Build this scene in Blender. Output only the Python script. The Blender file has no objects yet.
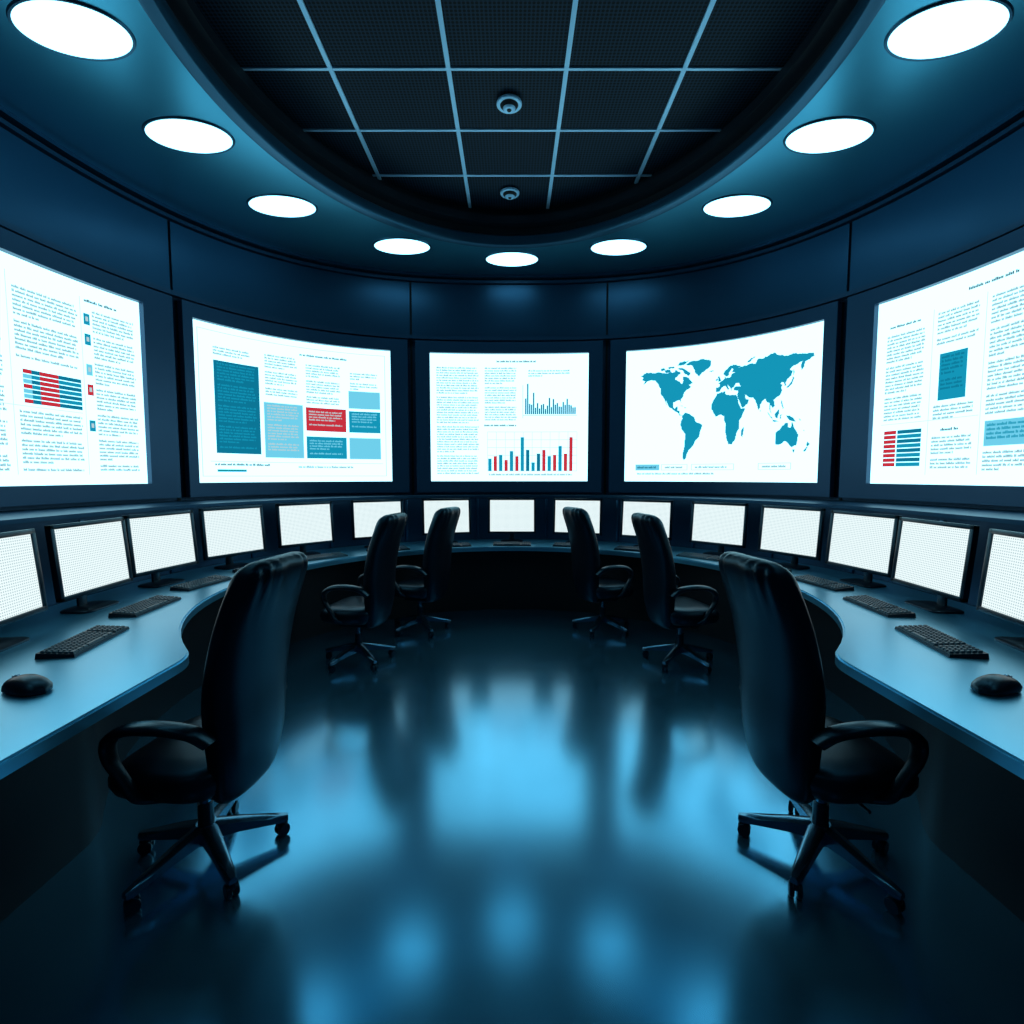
import bpy, bmesh, math, random
from mathutils import Vector, Matrix
random.seed(7)
scene = bpy.context.scene
col = scene.collection
try:
    scene.view_settings.view_transform = 'Standard'
    scene.view_settings.look = 'None'
except Exception as e:
    print(e)

def lin(c):
    return tuple(((x/255.0)/12.92 if x/255.0 <= 0.04045 else ((x/255.0+0.055)/1.055)**2.4) for x in c)

# ------------------------------------------------------------------ materials
def pmat(name, color, rough=0.5, metal=0.0, spec=0.5, noise=None, bump=None, tint=None, coat=0.0):
    m = bpy.data.materials.new(name); m.use_nodes = True
    nt = m.node_tree; b = nt.nodes['Principled BSDF']
    b.inputs['Base Color'].default_value = (*color, 1)
    b.inputs['Roughness'].default_value = rough
    b.inputs['Metallic'].default_value = metal
    b.inputs['Specular IOR Level'].default_value = spec
    b.inputs['Coat Weight'].default_value = coat
    if tint: b.inputs['Specular Tint'].default_value = (*tint, 1)
    tc = nt.nodes.new('ShaderNodeTexCoord')
    if noise:
        sc, amt = noise
        n = nt.nodes.new('ShaderNodeTexNoise'); n.inputs['Scale'].default_value = sc
        n.inputs['Detail'].default_value = 4
        nt.links.new(tc.outputs['Object'], n.inputs['Vector'])
        mr = nt.nodes.new('ShaderNodeMapRange')
        mr.inputs['To Min'].default_value = max(0, rough-amt); mr.inputs['To Max'].default_value = rough+amt
        nt.links.new(n.outputs['Fac'], mr.inputs['Value'])
        nt.links.new(mr.outputs['Result'], b.inputs['Roughness'])
    if bump:
        sc, st, dist = bump
        n = nt.nodes.new('ShaderNodeTexNoise'); n.inputs['Scale'].default_value = sc
        nt.links.new(tc.outputs['Object'], n.inputs['Vector'])
        bp = nt.nodes.new('ShaderNodeBump'); bp.inputs['Strength'].default_value = st
        bp.inputs['Distance'].default_value = dist
        nt.links.new(n.outputs['Fac'], bp.inputs['Height'])
        nt.links.new(bp.outputs['Normal'], b.inputs['Normal'])
    return m

def emat(name, color, strength=1.0):
    m = bpy.data.materials.new(name); m.use_nodes = True
    nt = m.node_tree; nt.nodes.clear()
    e = nt.nodes.new('ShaderNodeEmission'); o = nt.nodes.new('ShaderNodeOutputMaterial')
    e.inputs['Color'].default_value = (*color, 1); e.inputs['Strength'].default_value = strength
    nt.links.new(e.outputs[0], o.inputs['Surface'])
    return m

M_floor = pmat('floor_polished_blue', (0.12, 0.41, 0.61), 0.19, 0.86, 0.5, noise=(3.0, 0.02))
M_desk = pmat('desk_blue_laminate', (0.15, 0.54, 0.76), 0.31, 0.82, 0.5, noise=(4.0, 0.03))
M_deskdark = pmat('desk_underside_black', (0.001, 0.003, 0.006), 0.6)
M_wall = pmat('wall_navy', (0.009, 0.045, 0.095), 0.45, 0.4, bump=(60, 0.05, 0.002))
M_wallup = pmat('wall_upper_navy_panel', (0.014, 0.070, 0.135), 0.34, 0.65, noise=(2.0, 0.04))
M_frame = pmat('display_frame_navy', (0.013, 0.058, 0.118), 0.38, 0.45, noise=(5.0, 0.04))
M_seam = pmat('seam_black', (0.001, 0.002, 0.004), 0.7)
M_soffit = pmat('ceiling_blue_satin', (0.065, 0.34, 0.49), 0.30, 0.90, noise=(2.0, 0.03))
M_fascia = pmat('ceiling_fascia_black', (0.002, 0.008, 0.016), 0.45)
M_lip = pmat('ceiling_lip_blue', (0.02, 0.10, 0.17), 0.35, 0.7)
M_tbar = pmat('ceiling_tbar', (0.42, 0.76, 1.0), 0.4, 0.2)
M_leather = pmat('leather_black', (0.0013, 0.0035, 0.008), 0.36, 0.0, 0.5, bump=(220, 0.10, 0.002), tint=(0.25, 0.7, 1))
M_plastic = pmat('plastic_black', (0.002, 0.006, 0.011), 0.31, 0.0, 0.6, bump=(400, 0.03, 0.001), tint=(0.35, 0.75, 1))
M_metal = pmat('metal_dark', (0.12, 0.27, 0.38), 0.22, 0.95, noise=(30, 0.04))
M_key = pmat('key_cap', (0.030, 0.070, 0.10), 0.4, 0, 0.7, bump=(300, 0.03, 0.001), tint=(0.6, 0.9, 1))
M_bez = pmat('monitor_bezel', (0.002, 0.006, 0.012), 0.3, 0, 0.5, bump=(300, 0.02, 0.001), tint=(0.4, 0.75, 1))
M_white = emat('display_white', (0.425, 0.86, 1.0), 2.25)
M_lamp = emat('lamp_diffuser', (0.30, 0.78, 1.0), 3.5)
M_teal = emat('content_teal', lin((20, 150, 184)), 1)
M_dteal = emat('content_dark_teal', lin((12, 118, 150)), 1)
M_sky = emat('content_light_blue', lin((112, 208, 236)), 1)
M_red = emat('content_red', lin((200, 48, 62)), 1)
M_txt = emat('content_text_grey', lin((118, 142, 150)), 1)
M_dark = emat('content_text_dark', lin((30, 50, 60)), 1)
M_line = emat('content_rule', lin((184, 210, 216)), 1)
CM = [M_white, M_teal, M_sky, M_red, M_txt, M_dark, M_line, M_dteal]
WHITE, TEAL, SKY, RED, TXT, DARK, LINE, DTEAL = range(8)

def dot_vec(nt, swap):
    tc = nt.nodes.new('ShaderNodeTexCoord')
    if not swap: return tc.outputs['Object']
    sp = nt.nodes.new('ShaderNodeSeparateXYZ'); cb = nt.nodes.new('ShaderNodeCombineXYZ')
    nt.links.new(tc.outputs['Object'], sp.inputs[0])
    nt.links.new(sp.outputs['X'], cb.inputs['X']); nt.links.new(sp.outputs['Z'], cb.inputs['Y'])
    return cb.outputs[0]
def tile_mat():
    m = pmat('ceiling_tile_perforated', (0.006, 0.012, 0.02), 0.6)
    nt = m.node_tree; b = nt.nodes['Principled BSDF']
    v = nt.nodes.new('ShaderNodeTexVoronoi'); v.voronoi_dimensions = '2D'
    v.inputs['Scale'].default_value = 40; v.inputs['Randomness'].default_value = 0
    nt.links.new(dot_vec(nt, False), v.inputs['Vector'])
    r = nt.nodes.new('ShaderNodeValToRGB')
    r.color_ramp.elements[0].position = 0.28; r.color_ramp.elements[0].color = (0.0008, 0.002, 0.004, 1)
    r.color_ramp.elements[1].position = 0.5; r.color_ramp.elements[1].color = (0.009, 0.030, 0.056, 1)
    nt.links.new(v.outputs['Distance'], r.inputs['Fac'])
    nt.links.new(r.outputs['Color'], b.inputs['Base Color'])
    b.inputs['Specular IOR Level'].default_value = 0.15
    return m
M_tile = tile_mat()

def monitor_screen_mat():
    m = bpy.data.materials.new('monitor_screen_grid'); m.use_nodes = True
    nt = m.node_tree; nt.nodes.clear()
    e = nt.nodes.new('ShaderNodeEmission'); o = nt.nodes.new('ShaderNodeOutputMaterial')
    v = nt.nodes.new('ShaderNodeTexVoronoi'); v.voronoi_dimensions = '2D'
    v.inputs['Scale'].default_value = 80; v.inputs['Randomness'].default_value = 0
    nt.links.new(dot_vec(nt, True), v.inputs['Vector'])
    r = nt.nodes.new('ShaderNodeValToRGB')
    r.color_ramp.elements[0].position = 0.14; r.color_ramp.elements[0].color = (0.36, 0.52, 0.56, 1)
    r.color_ramp.elements[1].position = 0.38; r.color_ramp.elements[1].color = (0.84, 0.96, 0.97, 1)
    nt.links.new(v.outputs['Distance'], r.inputs['Fac'])
    nt.links.new(r.outputs['Color'], e.inputs['Color']); e.inputs['Strength'].default_value = 1.06
    nt.links.new(e.outputs[0], o.inputs['Surface'])
    return m
M_mscreen = monitor_screen_mat()

# ------------------------------------------------------------------ mesh helpers
def new_mesh(name, verts, faces, mats, smooth=None, fmats=None, recalc=True):
    me = bpy.data.meshes.new(name)
    me.from_pydata([tuple(v) for v in verts], [], faces)
    for m in (mats if isinstance(mats, (list, tuple)) else [mats]): me.materials.append(m)
    if fmats: me.polygons.foreach_set('material_index', fmats)
    if recalc:
        bm = bmesh.new(); bm.from_mesh(me); bmesh.ops.recalc_face_normals(bm, faces=bm.faces); bm.to_mesh(me); bm.free()
    if smooth is not None:
        me.polygons.foreach_set('use_smooth', [True]*len(me.polygons))
        me.set_sharp_from_angle(angle=math.radians(smooth))
    me.update()
    return me

def add_obj(name, data, parent=None, loc=None, rot=None, scale=None):
    o = bpy.data.objects.new(name, data); col.objects.link(o)
    if parent: o.parent = parent
    if loc: o.location = loc
    if rot: o.rotation_euler = rot
    if scale: o.scale = scale if isinstance(scale, tuple) else (scale, scale, scale)
    return o

class MB:
    def __init__(s): s.v = []; s.f = []; s.m = []
    def add(s, v, f, mi=0):
        n = len(s.v); s.v += [tuple(x) for x in v]; s.f += [tuple(i+n for i in q) for q in f]; s.m += [mi]*len(f)
    def bm(s, bm, mi=0, mat=None):
        if mat is not None: bm.transform(mat)
        bm.verts.index_update()
        s.add([v.co[:] for v in bm.verts], [[v.index for v in f.verts] for f in bm.faces], mi); bm.free()
    def box(s, c, d, mi=0, bev=0.0, rot=None, seg=2):
        bm = bmesh.new(); bmesh.ops.create_cube(bm, size=1)
        bm.transform(Matrix.Diagonal((*d, 1)))
        if bev: bmesh.ops.bevel(bm, geom=list(bm.edges), offset=bev, segments=seg, affect='EDGES', profile=0.5)
        M = Matrix.Translation(c)
        if rot is not None: M = M @ rot
        s.bm(bm, mi, M)
    def cyl(s, c, r1, r2, h, mi=0, seg=24, rot=None, bev=0):
        bm = bmesh.new(); bmesh.ops.create_cone(bm, cap_ends=True, segments=seg, radius1=r1, radius2=r2, depth=h)
        if bev: bmesh.ops.bevel(bm, geom=[e for e in bm.edges if abs(e.verts[0].co.z-e.verts[1].co.z) < 1e-5], offset=bev, segments=2, affect='EDGES')
        M = Matrix.Translation(c)
        if rot is not None: M = M @ rot
        s.bm(bm, mi, M)
    def loft(s, rings, mi=0, cap=True, closed=True):
        n = len(rings[0]); v = [p for r in rings for p in r]; f = []
        for i in range(len(rings)-1):
            for j in range(n if closed else n-1):
                k = (j+1) % n
                f.append((i*n+j, i*n+k, (i+1)*n+k, (i+1)*n+j))
        if cap:
            f.append(tuple(range(n))); f.append(tuple((len(rings)-1)*n+j for j in range(n)))
        s.add(v, f, mi)
    def mesh(s, name, mats, smooth=35):
        return new_mesh(name, s.v, s.f, mats, smooth, s.m)

def catmull(pts, k=8):
    out = []; P = [Vector(p) for p in pts]; P = [2*P[0]-P[1]] + P + [2*P[-1]-P[-2]]
    for i in range(1, len(P)-2):
        for j in range(k):
            t = j/k; a, b, c, d = P[i-1:i+3]
            out.append(0.5*((2*b)+(c-a)*t+(2*a-5*b+4*c-d)*t*t+(3*b-a-3*c+d)*t**3))
    out.append(P[-2]); return out

def sweep_rings(path, side, w, h, n=16, e=2.6):
    rings = []
    for i, p in enumerate(path):
        t = (path[min(i+1, len(path)-1)]-path[max(i-1, 0)]).normalized()
        sd = Vector(side); nn = t.cross(sd).normalized()
        ww = w[i] if isinstance(w, list) else w; hh = h[i] if isinstance(h, list) else h
        r = []
        for k in range(n):
            a = 2*math.pi*k/n; ca, sa = math.cos(a), math.sin(a)
            r.append(p + sd*ww*math.copysign(abs(ca)**(2/e), ca) + nn*hh*math.copysign(abs(sa)**(2/e), sa))
        rings.append(r)
    return rings

# ------------------------------------------------------------------ room plan
A_, CY, BF, BB, NN = 3.33, 2.80, 3.43, 4.6, 2.6
H = 3.83
def wall_phi(phi, grow=0.0):
    s, c = math.sin(phi), math.cos(phi)
    b = (BF if c >= 0 else BB)+grow
    return Vector(((A_+grow)*math.copysign(abs(s)**(2/NN), s), CY+b*math.copysign(abs(c)**(2/NN), c)))
NS = 6000
raw = [wall_phi(-math.pi+2*math.pi*i/NS) for i in range(NS+1)]
cum = [0]
for i in range(NS): cum.append(cum[-1]+(raw[i+1]-raw[i]).length)
mid = cum[NS//2]; LT = cum[-1]
from bisect import bisect
def rawp(s):
    x = (s+mid) % LT
    i = min(max(bisect(cum, x)-1, 0), NS-1)
    t = (x-cum[i])/max(cum[i+1]-cum[i], 1e-9)
    return raw[i].lerp(raw[i+1], t)
def plan(s, off=0.0):
    p = rawp(s); t = (rawp(s+0.04)-rawp(s-0.04)).normalized()
    n = Vector((t.y, -t.x))
    return p+n*off
def cbox(mb, s0, s1, z0, z1, o0, o1, mi=0, step=0.08):
    n = max(1, int(abs(s1-s0)/step)); rings = []
    for i in range(n+1):
        s = s0+(s1-s0)*i/n; a = plan(s, o0); b = plan(s, o1)
        rings.append([(a.x, a.y, z0), (b.x, b.y, z0), (b.x, b.y, z1), (a.x, a.y, z1)])
    mb.loft(rings, mi)
def inside(p):
    b = BF if p.y >= CY else BB
    return (abs(p.x)/A_)**NN+(abs(p.y-CY)/b)**NN < 1
def to_wall(p, dirn, back):
    lo, hi = 0.0, 4.0
    for _ in range(30):
        m_ = (lo+hi)/2
        if inside(p+dirn*m_): lo = m_
        else: hi = m_
    return p+dirn*(lo-back)

segs = {'wall_front': (-3.6, 3.6), 'wall_right': (3.6, 8.2), 'wall_back': (8.2, LT-8.2), 'wall_left': (LT-8.2, LT-3.6)}
for nm, (a, b) in segs.items():
    mb = MB(); cbox(mb, a, b, 0, H+0.0, -0.12, 0.0)
    add_obj(nm, mb.mesh(nm, M_wall, 30))
pts = [wall_phi(2*math.pi*i/240-math.pi, 0.12) for i in range(240)]
mb = MB()
mb.loft([[(p.x, p.y, -0.1) for p in pts], [(p.x, p.y, 0) for p in pts]])
add_obj('floor', mb.mesh('floor', M_floor, 30))

# ceiling: soffit ring + fascia + recessed plate
EA, EB, EC = 1.83, 2.27, 3.10
DR = 0.34
def ell(phi, g=0.0): return Vector(((EA+g)*math.sin(phi), EC+(EB+g)*math.cos(phi)))
N = 200
mb = MB(); rings = [[], [], [], []]
for i in range(N+1):
    ph = -math.pi+2*math.pi*i/N
    w = wall_phi(ph, 0.12); e = ell(ph, 0.0)
    rings[0].append((w.x, w.y, H)); rings[1].append((e.x, e.y, H))
    rings[2].append((e.x, e.y, H+DR)); rings[3].append((w.x, w.y, H+DR+0.05))
def strip(mb, r0, r1, mi):
    n = len(r0); mb.add(list(r0)+list(r1), [(i, i+1, n+i+1, n+i) for i in range(n-1)], mi)
strip(mb, rings[0], rings[1], 0); strip(mb, rings[1], rings[2], 1); strip(mb, rings[0], rings[3], 1)
top = [wall_phi(2*math.pi*i/N-math.pi, 0.12) for i in range(N)]
mb.add([(p.x, p.y, H+DR+0.05) for p in top], [tuple(range(N))], 1)
add_obj('ceiling', new_mesh('ceiling', mb.v, mb.f, [M_soffit, M_fascia], 30, mb.m))
mb = MB()
p2 = [ell(2*math.pi*i/120, 0.02) for i in range(120)]
mb.loft([[(p.x, p.y, H+DR) for p in p2], [(p.x, p.y, H+DR+0.03) for p in p2]], 0)
def chord_x(x):
    k = 1-(x/EA)**2
    return EB*math.sqrt(k) if k > 0 else 0
def chord_y(y):
    k = 1-((y-EC)/EB)**2
    return EA*math.sqrt(k) if k > 0 else 0
for k in range(-3, 4):
    x = -0.03+0.775*(k+0.5)
    hy = chord_x(x)
    if hy > 0.1: mb.box((x, EC, H+DR-0.006), (0.030, 2*hy, 0.012), 1)
for k in range(-5, 5):
    y = 3.565+0.6*k
    if abs(y-EC) < EB-0.05:
        mb.box((0, y, H+DR-0.005), (2*chord_y(y), 0.020, 0.010), 1)
add_obj('ceiling_tile_grid', mb.mesh('ceiling_tile_grid', [M_tile, M_tbar], 30))
def ring_sweep(mb, fn, prof, n=200, mi=0):
    rings = []
    for i in range(n):
        ph = 2*math.pi*i/n
        rings.append([(*fn(ph, a), z) for a, z in prof])
    rings.append(rings[0]); mb.loft(rings, mi, cap=False)
mb = MB()
prof = [(0.03, H+0.01), (0.03, H-0.015), (0.02, H-0.028), (0.0, H-0.03), (-0.05, H-0.025), (-0.06, H-0.01), (-0.06, H+0.06), (-0.03, H+0.08), (0.0, H+0.08)]
ring_sweep(mb, lambda ph, a: ell(ph, a)[:], prof)
prof = [(0.0, H+0.16), (-0.10, H+0.17), (-0.10, H+0.24), (0.0, H+0.25)]
ring_sweep(mb, lambda ph, a: ell(ph, a)[:], prof, mi=1)
add_obj('trim_1', mb.mesh('trim_1', [M_lip, M_fascia], 40))

mb = MB()
B_L2, B_L1, B_R1, B_R2 = -3.66, -1.19, 1.12, 3.62
edges = [-8.4, -6.05, B_L2, B_L1, B_R1, B_R2, 6.0, 8.4]
for a, b in zip(edges[:-1], edges[1:]):
    cbox(mb, a+0.012, b-0.012, 3.13, H-0.10, 0.001, 0.035, 0)
    cbox(mb, a-0.012, a+0.012, 1.0, H-0.06, 0.001, 0.012, 1)
cbox(mb, -8.4, 8.4, 3.085, 3.125, 0.001, 0.075, 2)
cbox(mb, -8.4, 8.4, H-0.085, H-0.055, 0.001, 0.06, 2)
cbox(mb, -8.4, 8.4, H-0.03, H, 0.001, 0.09, 0)
add_obj('trim_2', mb.mesh('trim_2', [M_wallup, M_seam, M_frame], 30))

# ------------------------------------------------------------------ wall displays
ZB, ZT = 1.43, 2.93
class Display:
    def __init__(s, a, b, bl=0.14, br=0.14):
        s.a = a+0.045; s.b = b-0.045
        s.u0 = s.a+bl; s.u1 = s.b-br
        s.mb = MB()
    def P(s, u, v, off):
        q = plan(s.u0+(s.u1-s.u0)*u, off); return (q.x, q.y, ZB+(ZT-ZB)*v)
    def rect(s, u0, v0, u1, v1, m, layer=1):
        W = s.u1-s.u0; n = max(1, int(abs(u1-u0)*W/0.07)); off = 0.052+0.0015*layer
        vs = []; fs = []
        for i in range(n+1):
            u = u0+(u1-u0)*i/n; vs += [s.P(u, v0, off), s.P(u, v1, off)]
        for i in range(n): fs.append((2*i, 2*i+2, 2*i+3, 2*i+1))
        s.mb.add(vs, fs, m)
    def border(s, u0, v0, u1, v1, m=LINE, t=0.003, layer=1):
        s.rect(u0, v0, u1, v0+t, m, layer); s.rect(u0, v1-t, u1, v1, m, layer)
        s.rect(u0, v0, u0+t, v1, m, layer); s.rect(u1-t, v0, u1, v1, m, layer)
    def text(s, u0, v0, u1, v1, lh=0.0195, m=TXT, layer=2, cw=0.0045, para=9):
        v = v1; ln = 0
        while v-lh > v0:
            ln += 1
            last = (ln % para == 0)
            end = u0+(u1-u0)*(random.uniform(0.3, 0.8) if last else random.uniform(0.94, 1.0))
            u = u0
            while u < end:
                wl = random.randint(2, 9)
                for k in range(wl):
                    if u+cw > end: break
                    hgt = lh*random.choice([0.46, 0.46, 0.48, 0.64])
                    a = s.P(u, v-lh*0.8, 0.052+0.0015*layer); b = s.P(u+cw*0.8, v-lh*0.8, 0.052+0.0015*layer)
                    zt = (ZT-ZB)*hgt
                    s.mb.add([a, b, (b[0], b[1], b[2]+zt), (a[0], a[1], a[2]+zt)], [(0, 1, 2, 3)], m)
                    u += cw
                u += cw*0.9
            v -= lh
            if last: v -= lh*0.8
    def build(s, content=True):
        root = add_obj('wall_display', None)
        mb = MB()
        cbox(mb, s.a, s.b, 1.30, ZB, 0.037, 0.10); cbox(mb, s.a, s.b, ZT, 3.06, 0.037, 0.10)
        cbox(mb, s.a, s.u0, ZB, ZT, 0.037, 0.10); cbox(mb, s.u1, s.b, ZB, ZT, 0.037, 0.10)
        cbox(mb, s.a, s.b, 1.30, 3.06, 0.013, 0.037, 1)
        add_obj('frame', mb.mesh('frame', [M_frame, M_seam], 30), root)
        mb = MB(); cbox(mb, s.u0, s.u1, ZB, ZT, 0.038, 0.05)
        add_obj('screen', mb.mesh('screen', [M_white], 30), root)
        add_obj('screen_content', new_mesh('screen_content', s.mb.v, s.mb.f, CM, None, s.mb.m, recalc=False), root)
        return root

# centre display
d = Display(B_L1, B_R1, 0.17, 0.165)
d.text(0.42, 0.925, 0.68, 0.955, 0.024, DARK, para=50)
d.text(0.04, 0.05, 0.31, 0.90, para=11)
d.text(0.345, 0.47, 0.55, 0.90, para=7)
d.text(0.62, 0.80, 0.90, 0.88, para=3)
d.rect(0.585, 0.50, 0.587, 0.76, DARK); d.rect(0.585, 0.52, 0.93, 0.523, TXT)
for i in range(26):
    h = random.uniform(0.04, 0.13)
    if i == 1: h = 0.24
    if i == 4: h = 0.17
    d.rect(0.60+i*0.0125, 0.53, 0.6095+i*0.0125, 0.53+h, DTEAL)
d.text(0.34, 0.425, 0.56, 0.455, 0.024, DARK, para=50)
for k in range(6): d.rect(0.36, 0.08+k*0.062, 0.93, 0.083+k*0.062, LINE)
for k in range(11): d.rect(0.36+k*0.057, 0.08, 0.362+k*0.057, 0.39, LINE)
bars = [(.10, TEAL), (.12, RED), (.13, TEAL), (.09, RED), (.16, TEAL), (.12, RED), (.27, TEAL), (.17, DTEAL), (.07, TEAL), (.14, DTEAL), (.17, RED), (.12, TEAL), (.13, RED), (.20, TEAL), (.14, RED), (.27, RED)]
for i, (h, m) in enumerate(bars):
    u = 0.365+i*0.0345; d.rect(u, 0.08, u+0.022, 0.08+h, m, 2)
d.text(0.37, 0.035, 0.92, 0.065, 0.024, TXT, para=50)
d.build()

# left-centre display
d = Display(B_L2, B_L1, 0.095, 0.20)
d.text(0.52, 0.89, 0.78, 0.92, 0.024, DARK, para=50)
d.text(0.10, 0.79, 0.28, 0.87, para=3, m=TXT)
d.rect(0.10, 0.19, 0.315, 0.78, DTEAL); d.text(0.115, 0.22, 0.30, 0.77, m=TEAL, layer=3, para=6)
d.text(0.345, 0.58, 0.51, 0.88, para=5)
d.rect(0.335, 0.17, 0.53, 0.55, SKY); d.text(0.35, 0.2, 0.51, 0.54, m=LINE, layer=3, para=6)
d.text(0.55, 0.56, 0.73, 0.85, para=5)
d.rect(0.545, 0.37, 0.755, 0.54, RED); d.text(0.56, 0.39, 0.74, 0.52, m=LINE, layer=3, para=4)
d.rect(0.545, 0.17, 0.755, 0.33, TEAL); d.text(0.56, 0.19, 0.74, 0.31, m=SKY, layer=3, para=4)
d.text(0.78, 0.68, 0.93, 0.82, para=3)
d.rect(0.77, 0.55, 0.94, 0.68, SKY)
d.rect(0.77, 0.37, 0.94, 0.53, TEAL); d.text(0.785, 0.39, 0.93, 0.52, m=SKY, layer=3, para=4)
d.rect(0.77, 0.17, 0.94, 0.33, SKY)
d.rect(0.07, 0.135, 0.95, 0.138, LINE)
d.text(0.09, 0.10, 0.36, 0.13, 0.024, DARK, para=50); d.text(0.5, 0.09, 0.8, 0.12, 0.024, TXT, para=50)
d.rect(0.1, 0.07, 0.24, 0.085, TEAL)
d.border(0.03, 0.04, 0.97, 0.96)
d.build()

# world map display (right-centre)
LAND = [
 [(-168,66),(-156,71),(-140,70),(-125,70),(-110,68),(-95,69),(-94,72),(-85,69),(-82,67),(-94,61),(-93,58),(-85,56),(-82,53),(-79,52),(-77,56),(-78,62),(-70,61),(-65,59),(-60,55),(-56,52),(-65,50),(-60,47),(-66,44),(-70,43),(-74,40),(-76,35),(-81,31),(-80,26),(-82,28),(-84,30),(-90,29),(-97,27),(-97,21),(-94,18),(-90,21),(-87,21),(-88,16),(-83,15),(-83,10),(-79,9),(-78,8),(-83,8),(-88,13),(-95,16),(-105,20),(-109,25),(-113,31),(-110,23),(-115,30),(-118,34),(-124,40),(-124,47),(-130,54),(-136,59),(-145,60),(-152,59),(-162,54),(-158,59),(-165,61),(-162,64)],
 [(-73,78),(-60,82),(-35,83),(-20,80),(-20,74),(-25,70),(-38,65),(-44,60),(-52,65),(-54,70),(-60,76)],
 [(-90,73),(-80,74),(-70,70),(-62,66),(-66,62),(-74,65),(-78,70)], [(-90,77),(-85,82),(-65,83),(-75,78)],
 [(-117,73),(-105,73),(-102,69),(-115,69)], [(-125,75),(-118,76),(-115,73),(-124,72)], [(-110,76),(-98,77),(-95,75),(-108,74)],
 [(-78,8),(-72,12),(-62,10),(-52,5),(-50,0),(-44,-3),(-35,-6),(-39,-15),(-41,-22),(-48,-27),(-53,-34),(-58,-38),(-62,-40),(-66,-46),(-68,-52),(-72,-54),(-75,-50),(-73,-40),(-71,-30),(-70,-18),(-77,-12),(-81,-5),(-80,0),(-77,4)],
 [(-6,35),(10,37),(11,33),(20,31),(32,31),(35,27),(37,21),(43,12),(51,12),(46,4),(40,-3),(40,-14),(35,-20),(33,-27),(27,-34),(19,-34),(15,-26),(12,-16),(13,-8),(9,0),(9,4),(4,6),(-8,4),(-13,9),(-17,14),(-17,21),(-10,30)],
 [(49,-12),(50,-16),(47,-25),(44,-23),(44,-17)],
 [(-9,37),(-9,43),(-2,44),(-1,47),(-5,48),(2,51),(8,54),(9,57),(11,54),(20,55),(22,59),(29,60),(22,61),(25,65),(22,66),(17,61),(16,57),(12,56),(8,58),(5,60),(8,64),(15,68),(25,71),(40,67),(34,66),(45,67),(60,69),(68,68),(72,73),(80,73),(95,76),(104,78),(113,74),(130,71),(140,73),(160,70),(178,69),(180,65),(172,62),(163,60),(162,55),(157,51),(156,58),(160,62),(150,59),(140,57),(135,54),(141,52),(138,46),(131,43),(128,39),(129,35),(126,35),(125,39),(121,40),(118,38),(122,37),(120,33),(122,30),(118,24),(110,21),(106,19),(109,12),(105,9),(101,13),(100,8),(103,2),(101,4),(98,9),(98,16),(94,17),(90,22),(86,20),(80,15),(80,11),(77,8),(73,17),(70,22),(66,25),(57,26),(56,27),(50,30),(52,24),(58,23),(55,17),(45,13),(42,17),(35,28),(34,31),(36,36),(27,37),(27,40),(32,42),(41,41),(37,46),(31,46),(28,42),(23,40),(23,36),(19,42),(13,46),(18,40),(16,38),(10,44),(3,42),(-1,37)],
 [(-5,50),(1,51),(0,54),(-3,58),(-6,57),(-4,54)], [(-10,52),(-6,52),(-6,55),(-9,54)], [(-24,65),(-14,65),(-16,66.5),(-22,66)],
 [(130,32),(136,34),(140,36),(142,40),(144,43),(141,45),(140,41),(136,37),(131,34)],
 [(95,5),(104,-2),(106,-6),(101,-2)], [(106,-6),(114,-7),(118,-9),(106,-7.5)], [(109,1),(117,7),(118,2),(115,-4),(110,-2)],
 [(119,0),(124,1),(121,-2),(122,-5),(119,-5)], [(120,18),(122,17),(126,8),(124,7),(121,14)],
 [(131,-1),(138,-2),(146,-6),(150,-10),(143,-9),(138,-8),(133,-4)],
 [(112,-22),(121,-17),(129,-11),(136,-11),(136,-16),(140,-17),(143,-10),(148,-18),(156,-26),(152,-39),(144,-41),(138,-37),(131,-33),(124,-36),(113,-37),(112,-27)],
 [(145,-44),(150,-44),(148,-48)], [(173,-35),(178,-38),(174,-41),(172,-40)], [(172,-41),(174,-42),(168,-47),(166,-46)],
 [(52,71),(60,76),(68,77),(56,71)], [(80,9),(82,7),(80,6)], [(-84,22),(-75,20),(-78,22)], [(-74,20),(-69,19),(-72,18)],
 [(142,54),(144,50),(142,46)], [(155,-6),(160,-9),(157,-9)], [(165,-20),(167,-22),(165,-22)],
]
def rough(poly, rng):
    out = []
    for i in range(len(poly)):
        a = poly[i]; b = poly[(i+1) % len(poly)]
        L = math.hypot(b[0]-a[0], b[1]-a[1]); n = max(1, int(L/2.5))
        for k in range(n):
            t = k/n; j = 0.7 if k else 0.0
            out.append((a[0]+(b[0]-a[0])*t+rng.uniform(-j, j), a[1]+(b[1]-a[1])*t+rng.uniform(-j, j)))
    return out
d = Display(B_R1, B_R2, 0.185, 0.125)
rng = random.Random(3)
LR = [rough(p, rng) for p in LAND]
def mapuv(lon, lat): return 0.075+(lon+170)/350*0.875, 0.15+(lat+56)/139*0.745
NC = 330
for c in range(NC):
    lon = -170+350*(c+0.5)/NC
    u0 = mapuv(-170+350*c/NC, 0)[0]; u1 = mapuv(-170+350*(c+1)/NC, 0)[0]
    for poly in LR:
        ys = []
        for i in range(len(poly)):
            a = poly[i]; b = poly[(i+1) % len(poly)]
            if (a[0] <= lon) != (b[0] <= lon):
                ys.append(a[1]+(b[1]-a[1])*(lon-a[0])/(b[0]-a[0]))
        ys.sort()
        for k in range(0, len(ys)-1, 2):
            d.rect(u0, mapuv(0, ys[k])[1], u1, mapuv(0, ys[k+1])[1], TEAL)
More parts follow.
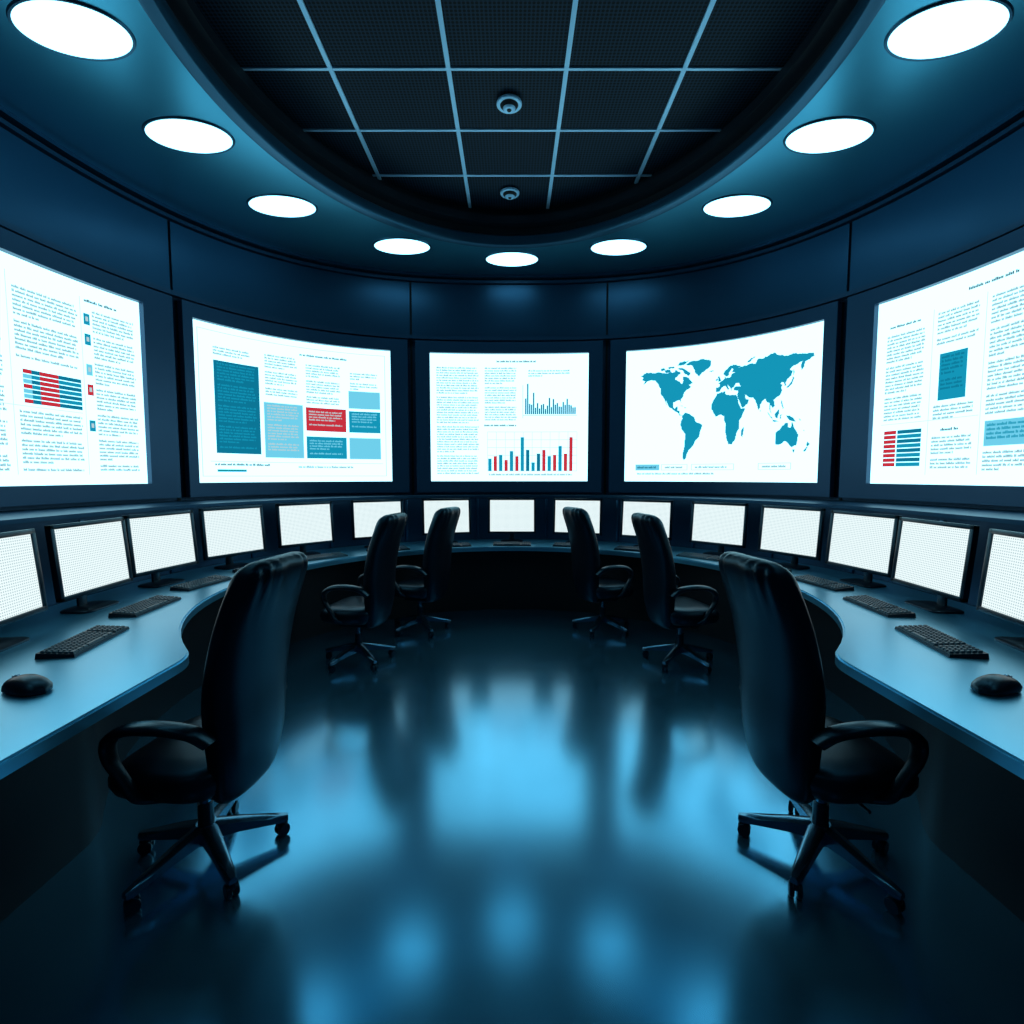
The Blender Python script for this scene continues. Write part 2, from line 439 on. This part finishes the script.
d.rect(0.06, 0.085, 0.19, 0.13, SKY); d.text(0.07, 0.09, 0.18, 0.12, 0.025, DTEAL, layer=3)
for a, b in ((0.20, 0.34), (0.36, 0.58), (0.70, 0.86)):
    d.border(a, 0.085, b, 0.13); d.text(a+0.02, 0.09, b-0.02, 0.12, 0.025, TXT, para=50)
d.text(0.07, 0.04, 0.5, 0.07, 0.022, TXT, para=50)
d.build()

# near-right display
nlh, ncw = 0.019, 0.0042
d = Display(B_R2, 6.0, 0.25, 0.14)
d.text(0.38, 0.905, 0.56, 0.935, 0.022, DARK, cw=0.006, para=50)
d.text(0.06, 0.835, 0.2, 0.86, 0.02, DARK, cw=0.005, para=50)
d.text(0.05, 0.34, 0.22, 0.81, nlh, cw=ncw, para=8)
for k in range(8):
    v = 0.29-k*0.025
    d.rect(0.055, v-0.02, 0.11, v, RED); d.rect(0.115, v-0.02, 0.22, v, TEAL if k % 2 else DTEAL)
d.text(0.265, 0.69, 0.43, 0.86, nlh, cw=ncw, para=6)
d.rect(0.28, 0.42, 0.39, 0.65, TEAL); d.text(0.29, 0.45, 0.38, 0.64, m=DTEAL, layer=3, para=5)
d.text(0.265, 0.30, 0.43, 0.40, nlh, cw=ncw, para=4)
d.text(0.30, 0.257, 0.38, 0.285, 0.022, DARK, cw=0.006)
d.text(0.265, 0.07, 0.43, 0.245, nlh, cw=ncw, para=5)
d.text(0.47, 0.32, 0.66, 0.86, nlh, cw=ncw, para=7)
d.rect(0.47, 0.18, 0.66, 0.295, SKY); d.text(0.48, 0.19, 0.65, 0.285, m=TEAL, layer=3, para=5)
d.text(0.47, 0.06, 0.66, 0.16, nlh, cw=ncw, para=5)
d.text(0.74, 0.06, 0.94, 0.86, nlh, cw=ncw, para=7)
for u in (0.245, 0.45, 0.70): d.rect(u, 0.05, u+0.0018, 0.88, LINE)
d.rect(0.04, 0.325, 0.445, 0.327, LINE)
d.build()

# near-left display
d = Display(-6.05, B_L2, 0.14, 0.265)
d.text(0.76, 0.90, 0.90, 0.93, 0.022, DARK, cw=0.006, para=50)
for k, (v, m) in enumerate(((0.80, TEAL), (0.70, TEAL), (0.55, SKY), (0.45, RED), (0.27, TEAL))):
    d.rect(0.755, v, 0.78, v+0.055, m); d.rect(0.762, v+0.018, 0.773, v+0.04, LINE, 2)
d.text(0.79, 0.06, 0.97, 0.88, nlh, cw=ncw, para=6)
d.text(0.49, 0.56, 0.73, 0.88, nlh, cw=ncw, para=7)
for k in range(7):
    v = 0.52-k*0.022
    d.rect(0.51, v-0.018, 0.73, v, TEAL if k % 2 else DTEAL); d.rect(0.57, v-0.018, 0.64, v, RED, 2)
    d.rect(0.51, v-0.018, 0.54, v, SKY if k % 3 else RED, 2)
d.text(0.49, 0.06, 0.73, 0.34, nlh, cw=ncw, para=6)
d.text(0.26, 0.06, 0.45, 0.88, nlh, cw=ncw, para=7)
d.text(0.03, 0.06, 0.22, 0.88, nlh, cw=ncw, para=7)
for u in (0.24, 0.47, 0.742): d.rect(u, 0.05, u+0.0018, 0.93, LINE)
d.rect(0.26, 0.355, 0.73, 0.357, LINE)
d.build()

# ------------------------------------------------------------------ ceiling lights
lights = [(0, 5.71), (1.09, 5.42), (-1.12, 5.40), (1.95, 4.62), (-1.99, 4.62), (2.18, 3.70), (-2.22, 3.70), (2.28, 2.86), (-2.30, 2.86), (2.3, 1.7), (-2.3, 1.7), (2.2, 0.6), (-2.2, 0.6), (1.5, -0.4), (-1.5, -0.4)]  # the last, out-of-view pairs are added, extending the ring for more illumination
mbt = MB(); LRX, LRY = 0.280, 0.180
rings = []
for i in range(65):
    a = 2*math.pi*i/64
    rings.append([(math.cos(a)*(LRX+g), math.sin(a)*(LRY+g), z) for g, z in ((0.0, 0.0), (0.0, -0.008), (0.012, -0.010), (0.018, 0.0))])
mbt.loft(rings, cap=False)
me_trim = mbt.mesh('light_trim', M_lip, 60)
mbd = MB()
mbd.loft([[(math.cos(2*math.pi*i/64)*r*LRX, math.sin(2*math.pi*i/64)*r*LRY, z) for i in range(64)] for r, z in ((1, -0.001), (1, -0.006), (0.9, -0.009), (0.5, -0.012))])
me_diff = mbd.mesh('light_diffuser', M_lamp, 60)
for x, y in lights:
    r = add_obj('recessed_ceiling_light', None, loc=(x, y, H))
    add_obj('trim_ring', me_trim, r); add_obj('diffuser', me_diff, r)

# smoke detectors
mb = MB()
mb.cyl((0, 0, -0.01), 0.09, 0.09, 0.02, 0, 40, bev=0.004)
mb.cyl((0, 0, -0.03), 0.048, 0.065, 0.02, 1, 40)
mb.cyl((0, 0, -0.045), 0.038, 0.048, 0.014, 0, 40, bev=0.004)
mb.cyl((0, 0, -0.054), 0.013, 0.018, 0.008, 1, 20)
me_sd = mb.mesh('smoke_detector', [M_tbar, M_seam], 35)
for y in (3.86, 5.02):
    add_obj('smoke_detector', me_sd, loc=(-0.02, y, H+DR-0.012))

# ------------------------------------------------------------------ console desk
CC = 3.45
def inner_curve(r, xs, y0, n=72):
    ys = CC-math.sqrt(r*r-xs*xs)
    th1 = math.atan2(xs, ys-CC)
    right = [Vector((xs, y0)), Vector((xs, (y0+ys)/2)), Vector((xs, ys-0.10))]
    c = Vector((xs, ys)); th2 = th1-0.06
    e = Vector((r*math.sin(th2), CC+r*math.cos(th2)))
    a = right[-1]
    for k in range(1, 6):
        t = k/6; right.append(a*(1-t)**2+c*2*t*(1-t)+e*t*t)
    arc = [Vector((r*math.sin(th2*(1-2*k/n)), CC+r*math.cos(th2*(1-2*k/n)))) for k in range(n+1)]
    left = [Vector((-p.x, p.y)) for p in reversed(right)]
    return right+arc+left
Y0 = 0.35
def riser_curve(r, y0, n=60, c=3.35):
    pts = [Vector((r, y0)), Vector((r, (y0+c)/2))]
    pts += [Vector((r*math.cos(math.pi*k/n), c+r*math.sin(math.pi*k/n))) for k in range(n+1)]
    pts += [Vector((-r, (y0+c)/2)), Vector((-r, y0))]
    return pts
RR = 2.66
inn = inner_curve(1.90, 1.34, Y0); out = riser_curve(RR, Y0)
poly = inn+list(reversed(out))
root = add_obj('control_console_desk', None)
bm = bmesh.new()
vs = [bm.verts.new((p.x, p.y, 0.75)) for p in poly]
f = bm.faces.new(vs)
r = bmesh.ops.extrude_face_region(bm, geom=[f])
bmesh.ops.translate(bm, vec=(0, 0, -0.045), verts=[g for g in r['geom'] if isinstance(g, bmesh.types.BMVert)])
bmesh.ops.recalc_face_normals(bm, faces=bm.faces)
ed = [e for e in bm.edges if abs(e.verts[0].co.z-0.75) < 1e-5 and abs(e.verts[1].co.z-0.75) < 1e-5 and len(e.link_faces) == 2]
bmesh.ops.bevel(bm, geom=ed, offset=0.008, segments=2, affect='EDGES')
bmesh.ops.triangulate(bm, faces=[f for f in bm.faces if len(f.verts) > 4])
me = bpy.data.meshes.new('desktop'); bm.to_mesh(me); bm.free(); me.materials.append(M_desk)
add_obj('desktop', me, root)
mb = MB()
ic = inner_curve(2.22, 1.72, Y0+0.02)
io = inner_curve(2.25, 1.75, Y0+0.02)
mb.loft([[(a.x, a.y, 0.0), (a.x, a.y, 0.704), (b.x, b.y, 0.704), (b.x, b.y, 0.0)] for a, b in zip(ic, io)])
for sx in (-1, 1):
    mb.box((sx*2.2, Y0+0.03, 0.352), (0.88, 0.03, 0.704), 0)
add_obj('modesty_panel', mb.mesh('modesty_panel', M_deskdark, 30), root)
mb = MB(); ro = riser_curve(RR+0.05, Y0)
mb.loft([[(a.x, a.y, 0.0), (a.x, a.y, 1.24), (b.x, b.y, 1.24), (b.x, b.y, 0.0)] for a, b in zip(out, ro)], 0)
mon_ang = [0, 17.5, 35.5, 53.5, 70.5, 86.5, 102.5, 120]
for k in range(8):
    for sg in (-1, 1):
        a0 = (mon_ang[k]+(mon_ang[k+1] if k < 7 else 137))/2
        a0 = math.radians(a0)
        if a0 <= math.pi/2:
            x, y, rz = RR*math.sin(a0), 3.35+RR*math.cos(a0), -a0
        else:
            x, y, rz = RR, 3.35-RR*(a0-math.pi/2), -math.pi/2
        mb.box((sg*x, y, 0.99), (0.03, 0.03, 0.47), 1, 0.003, Matrix.Rotation(rz*sg, 4, 'Z'))
add_obj('backing_panel', mb.mesh('backing_panel', [M_frame, M_wallup], 30), root)
mb = MB(); rings = []
t0 = riser_curve(RR-0.025, Y0)
for p in t0:
    dv = (p-Vector((0, 3.35))).normalized() if p.y > 3.35 else Vector((math.copysign(1, p.x), 0))
    q = to_wall(p, dv, 0.015)
    rings.append([(p.x, p.y, 1.242), (p.x, p.y, 1.268), (q.x, q.y, 1.268), (q.x, q.y, 1.242)])
mb.loft(rings, 0)
add_obj('trim_3', mb.mesh('trim_3', [M_wallup], 30))

# ------------------------------------------------------------------ monitor mesh
mw, mh = 0.54, 0.40
zc = 0.095+mh/2
tilt = Matrix.Rotation(math.radians(-5), 4, 'X')
def tl(c): return tuple((Matrix.Translation((0, 0, zc)) @ tilt @ Vector((c[0], c[1], c[2]-zc))))
def shift(mb): mb.v = [tl(v) for v in mb.v]
m1 = MB(); t = 0.024
m1.box((0, 0, zc+mh/2-t/2), (mw, 0.03, t), 0, 0.003); m1.box((0, 0, zc-mh/2+t/2), (mw, 0.03, t), 0, 0.003)
m1.box((-mw/2+t/2, 0, zc), (t, 0.03, mh), 0, 0.003); m1.box((mw/2-t/2, 0, zc), (t, 0.03, mh), 0, 0.003)
def rr(hw, hh, y, n=10, rad=0.02):
    p = []
    for cx, cz, a0 in ((hw-rad, hh-rad, 0), (-hw+rad, hh-rad, 90), (-hw+rad, -hh+rad, 180), (hw-rad, -hh+rad, 270)):
        for k in range(n//2+1):
            a = math.radians(a0+90*k/(n//2)); p.append((cx+rad*math.cos(a), y, zc+cz+rad*math.sin(a)))
    return p
m1.loft([rr(mw/2-0.004, mh/2-0.004, 0.004), rr(mw/2-0.004, mh/2-0.004, 0.018), rr(mw/2-0.03, mh/2-0.03, 0.032), rr(mw/4, mh/4, 0.055)])
shift(m1); me_bez = m1.mesh('monitor_housing', M_bez, 35)
m2 = MB(); m2.box((0, -0.004, zc), (mw-2*t+0.002, 0.006, mh-2*t+0.002)); shift(m2)
me_scr = m2.mesh('monitor_screen', M_mscreen, 35)
m3 = MB()
neck = catmull([(0, 0.075, 0.012), (0, 0.075, 0.07), (0, 0.062, 0.15), (0, 0.045, 0.24)], 6)
m3.loft(sweep_rings(neck, (1, 0, 0), 0.032, 0.012))
def rb(hw, hd, z, rad):
    p = []
    for cx, cy, a0 in ((hw-rad, hd-rad, 0), (-hw+rad, hd-rad, 90), (-hw+rad, -hd+rad, 180), (hw-rad, -hd+rad, 270)):
        for k in range(7):
            a = math.radians(a0+90*k/6); p.append((cx+rad*math.cos(a), cy+0.03+rad*math.sin(a), z))
    return p
m3.loft([rb(0.125, 0.09, 0.0, 0.04), rb(0.125, 0.09, 0.008, 0.04), rb(0.115, 0.08, 0.014, 0.035), rb(0.05, 0.035, 0.02, 0.02)])
me_std = m3.mesh('monitor_stand', M_bez, 35)
# keyboard
kb = MB()
kb.add([(-0.225, -0.08, 0), (0.225, -0.08, 0), (0.225, 0.08, 0), (-0.225, 0.08, 0), (-0.222, -0.077, 0.014), (0.222, -0.077, 0.014), (0.222, 0.077, 0.027), (-0.222, 0.077, 0.027)],
       [(0, 1, 2, 3), (4, 5, 6, 7), (0, 1, 5, 4), (1, 2, 6, 5), (2, 3, 7, 6), (3, 0, 4, 7)], 0)
def key(x0, x1, y0, y1):
    z = 0.014+(0.013)*((y0+y1)/2+0.077)/0.154
    b = 0.0015
    kb.add([(x0, y0, z-0.002), (x1, y0, z-0.002), (x1, y1, z-0.001), (x0, y1, z-0.001), (x0+b*2, y0+b*2, z+0.008), (x1-b*2, y0+b*2, z+0.008), (x1-b*2, y1-b, z+0.009), (x0+b*2, y1-b, z+0.009)],
           [(4, 5, 6, 7), (0, 1, 5, 4), (1, 2, 6, 5), (2, 3, 7, 6), (3, 0, 4, 7)], 1)
for r_ in range(6):
    y0 = -0.07+r_*0.0235
    if r_ == 0:
        xs = [(-0.213, -0.175), (-0.172, -0.14), (-0.137, -0.105), (-0.10, 0.02), (0.025, 0.06), (0.063, 0.095)]
    else:
        xs = [(-0.213+k*0.0222, -0.213+k*0.0222+0.018) for k in range(14)]
    for a, b in xs: key(a, b, y0, y0+0.018)
    for k in range(4): key(0.118+k*0.0235, 0.118+k*0.0235+0.019, y0, y0+0.018)
me_kb = kb.mesh('computer_keyboard', [M_plastic, M_key], 30)
# mouse
ms = MB(); rings = []
for i in range(13):
    tt = i/12; y = -0.075+0.15*tt
    w = 0.042*math.sqrt(max(0.0, 1-(2*abs(tt-0.5))**3.0))*(0.92+0.12*(1-tt))+0.002
    h = 0.036*math.sin(math.pi*min(1, 0.12+tt*0.86))**0.7+0.002
    ring = []
    for k in range(20):
        a = 2*math.pi*k/20; z = math.sin(a)
        ring.append((w*math.cos(a)*(1 if z > 0 else 0.92), -y, 0.006+h*max(z, 0)**0.8 if z > 0 else 0.006+0.006*z))
    rings.append(ring)
ms.loft(rings)
ms.cyl((0, 0.045, 0.031), 0.011, 0.011, 0.008, 1, 18, Matrix.Rotation(math.pi/2, 4, 'Y'))
ms.box((0, 0.045, 0.020), (0.0015, 0.05, 0.03), 1)
me_ms = ms.mesh('computer_mouse', [M_plastic, M_metal], 50)

face_ang = [0, 16, 32, 49, 64, 80, 93, 100]
for k in range(8):
    for sg in ((-1, 1) if k else (1,)):
        th = math.radians(mon_ang[k]); fa = math.radians(face_ang[k])
        R = 2.40; x, y = sg*R*math.sin(th), 3.35+R*math.cos(th)
        if k == 7: x, y = sg*2.24, 2.18
        if k == 6: x, y = sg*2.36, 2.86
        r_ = add_obj('computer_monitor', None, loc=(x, y, 0.7505), rot=(0, 0, -fa*sg))
        add_obj('housing', me_bez, r_); add_obj('screen_panel', me_scr, r_); add_obj('stand', me_std, r_)
        R = 2.13; x, y = sg*R*math.sin(th), 3.35+R*math.cos(th)
        ka = fa
        if k == 7: x, y = sg*1.91, 2.25
        if k == 6: x, y = sg*2.07, 2.86
        add_obj('computer_keyboard', me_kb, loc=(x, y, 0.7502), rot=(0, 0, -ka*sg), scale=0.90)
for sg in (-1, 1):
    add_obj('computer_mouse', me_ms, loc=(sg*1.69, 1.74, 0.7502), rot=(0, 0, -math.radians(72)*sg), scale=1.2)

# ------------------------------------------------------------------ office chair (seat faces +Y)
def section(cx, cy, cz, hw, hd, n=72, e=3.2, ribs=0.0):
    ring = []
    for k in range(n):
        a = 2*math.pi*k/n; ca, sa = math.cos(a), math.sin(a)
        x = hw*math.copysign(abs(ca)**(2/e), ca); y = hd*math.copysign(abs(sa)**(2/e), sa)
        if ribs: y *= 1+ribs*abs(math.sin(x/0.2*math.pi*4))
        ring.append((cx+x, cy+y+0.035*(x/0.25)**2, cz))
    return ring
prof = [
 (0.315, -0.195, 0.110, 0.020, 0), (0.33, -0.20, 0.150, 0.038, 0), (0.38, -0.21, 0.180, 0.054, 0), (0.50, -0.228, 0.202, 0.066, 0),
 (0.60, -0.232, 0.214, 0.070, 0), (0.72, -0.240, 0.226, 0.068, 0), (0.84, -0.262, 0.232, 0.064, 0), (0.95, -0.290, 0.230, 0.062, 0),
 (1.03, -0.316, 0.224, 0.062, 0.05), (1.10, -0.340, 0.212, 0.062, 0.16), (1.15, -0.358, 0.198, 0.058, 0.26), (1.18, -0.368, 0.180, 0.048, 0.32), (1.198, -0.374, 0.150, 0.030, 0.35), (1.205, -0.376, 0.10, 0.012, 0.2)]
pp = catmull([(p[0], p[1], p[2]) for p in prof], 3); qq = catmull([(p[3], p[4], 0) for p in prof], 3)
mb = MB(); mb.loft([section(0, a[1], a[0], a[2], b[0], ribs=b[1]) for a, b in zip(pp, qq)])
me_back = mb.mesh('chair_backrest', M_leather, 60)
def seat_ring(z, hw, hd, e=3.6, n=56):
    r = []
    for k in range(n):
        a = 2*math.pi*k/n; ca, sa = math.cos(a), math.sin(a)
        x = hw*math.copysign(abs(ca)**(2/e), ca); y = hd*math.copysign(abs(sa)**(2/e), sa)
        zz = z-0.035*max(0, (y-0.12)/0.13)**2
        r.append((x, y+0.02, zz))
    return r
mb = MB()
mb.loft([seat_ring(z, a, b) for z, a, b in ((0.345, 0.17, 0.16), (0.355, 0.21, 0.205), (0.38, 0.245, 0.235), (0.42, 0.262, 0.25), (0.45, 0.262, 0.25), (0.47, 0.25, 0.24), (0.482, 0.22, 0.21), (0.486, 0.14, 0.14), (0.480, 0.04, 0.05))])
me_seat = mb.mesh('chair_seat', M_leather, 60)
mb = MB()
for sx in (-1, 1):
    path = catmull([(sx*0.225, -0.22, 0.59), (sx*0.265, -0.17, 0.645), (sx*0.285, -0.06, 0.665), (sx*0.288, 0.06, 0.655), (sx*0.290, 0.13, 0.615), (sx*0.288, 0.135, 0.55), (sx*0.285, 0.09, 0.48), (sx*0.275, 0.04, 0.41), (sx*0.20, 0.0, 0.365)], 6)
    n = len(path)
    w = [0.036 if i < n*0.5 else 0.036-0.012*min(1, (i-n*0.5)/(n*0.2)) for i in range(n)]
    h = [0.019 if i < n*0.5 else 0.014 for i in range(n)]
    mb.loft(sweep_rings(path, (1, 0, 0), w, h))
me_arm = mb.mesh('chair_arms', M_plastic, 50)
mb = MB()
mb.box((0, -0.02, 0.325), (0.20, 0.30, 0.045), 0, 0.012)
mb.box((0, -0.18, 0.36), (0.07, 0.09, 0.05), 0, 0.01)
mb.cyl((0, 0, 0.26), 0.022, 0.022, 0.12, 1, 24)
mb.cyl((0, 0, 0.16), 0.032, 0.030, 0.14, 0, 24)
mb.cyl((0.14, 0.03, 0.32), 0.006, 0.006, 0.14, 0, 12, Matrix.Rotation(math.pi/2, 4, 'Y'))
me_lift = mb.mesh('gas_lift', [M_plastic, M_metal], 40)
mb = MB()
mb.cyl((0, 0, 0.115), 0.055, 0.045, 0.07, 0, 30, bev=0.006)
for k in range(5):
    a = 2*math.pi*k/5+math.radians(18)
    R4 = Matrix.Rotation(a, 4, 'Z')
    rings = []
    for r_, hw, z0, z1 in ((0.03, 0.032, 0.09, 0.150), (0.12, 0.028, 0.085, 0.132), (0.22, 0.024, 0.072, 0.106), (0.295, 0.020, 0.060, 0.088), (0.315, 0.014, 0.062, 0.083)):
        pr = [(-hw, z0), (hw, z0), (hw, z1-0.008), (hw*0.6, z1), (-hw*0.6, z1), (-hw, z1-0.008)]
        rings.append([tuple(R4 @ Vector((r_, q[0], q[1]))) for q in pr])
    mb.loft(rings, 0)
    c = R4 @ Vector((0.29, 0, 0))
    mb.cyl((c.x, c.y, 0.062), 0.008, 0.008, 0.03, 1, 12)
    Rw = Matrix.Rotation(a+0.5*math.sin(k*2.1), 4, 'Z')
    for s2 in (-1, 1):
        w = Rw @ Vector((0, s2*0.014, 0))
        mb.cyl((c.x+w.x, c.y+w.y, 0.0265), 0.0265, 0.0265, 0.018, 1, 24, Rw @ Matrix.Rotation(math.pi/2, 4, 'X'), bev=0.003)
    mb.box((c.x, c.y, 0.045), (0.045, 0.022, 0.02), 1, 0.004, Rw)
me_base = mb.mesh('star_base', [M_metal, M_plastic], 40)
chairs = [(-1.195, 1.91, 83), (1.205, 1.91, -83), (-1.24, 4.05, 78), (1.35, 4.03, -78), (-0.89, 4.88, 68), (0.88, 4.88, -68)]
for x, y, rz in chairs:
    r_ = add_obj('office_chair', None, loc=(x, y, 0), rot=(0, 0, math.radians(rz)), scale=(0.94, 0.92, 1.0))
    add_obj('backrest', me_back, r_); add_obj('seat', me_seat, r_); add_obj('armrests', me_arm, r_)
    add_obj('gas_lift', me_lift, r_); add_obj('star_base', me_base, r_)

# ------------------------------------------------------------------ world + camera
w = bpy.data.worlds.new('world'); scene.world = w; w.use_nodes = True
w.node_tree.nodes['Background'].inputs['Color'].default_value = (0.005, 0.02, 0.04, 1)
cam = bpy.data.cameras.new('camera'); cam.sensor_width = 36; cam.lens = 18.0; cam.clip_start = 0.05
co = add_obj('camera', cam, loc=(0, 0, 1.5), rot=(math.radians(85.9), 0, 0))
scene.camera = co
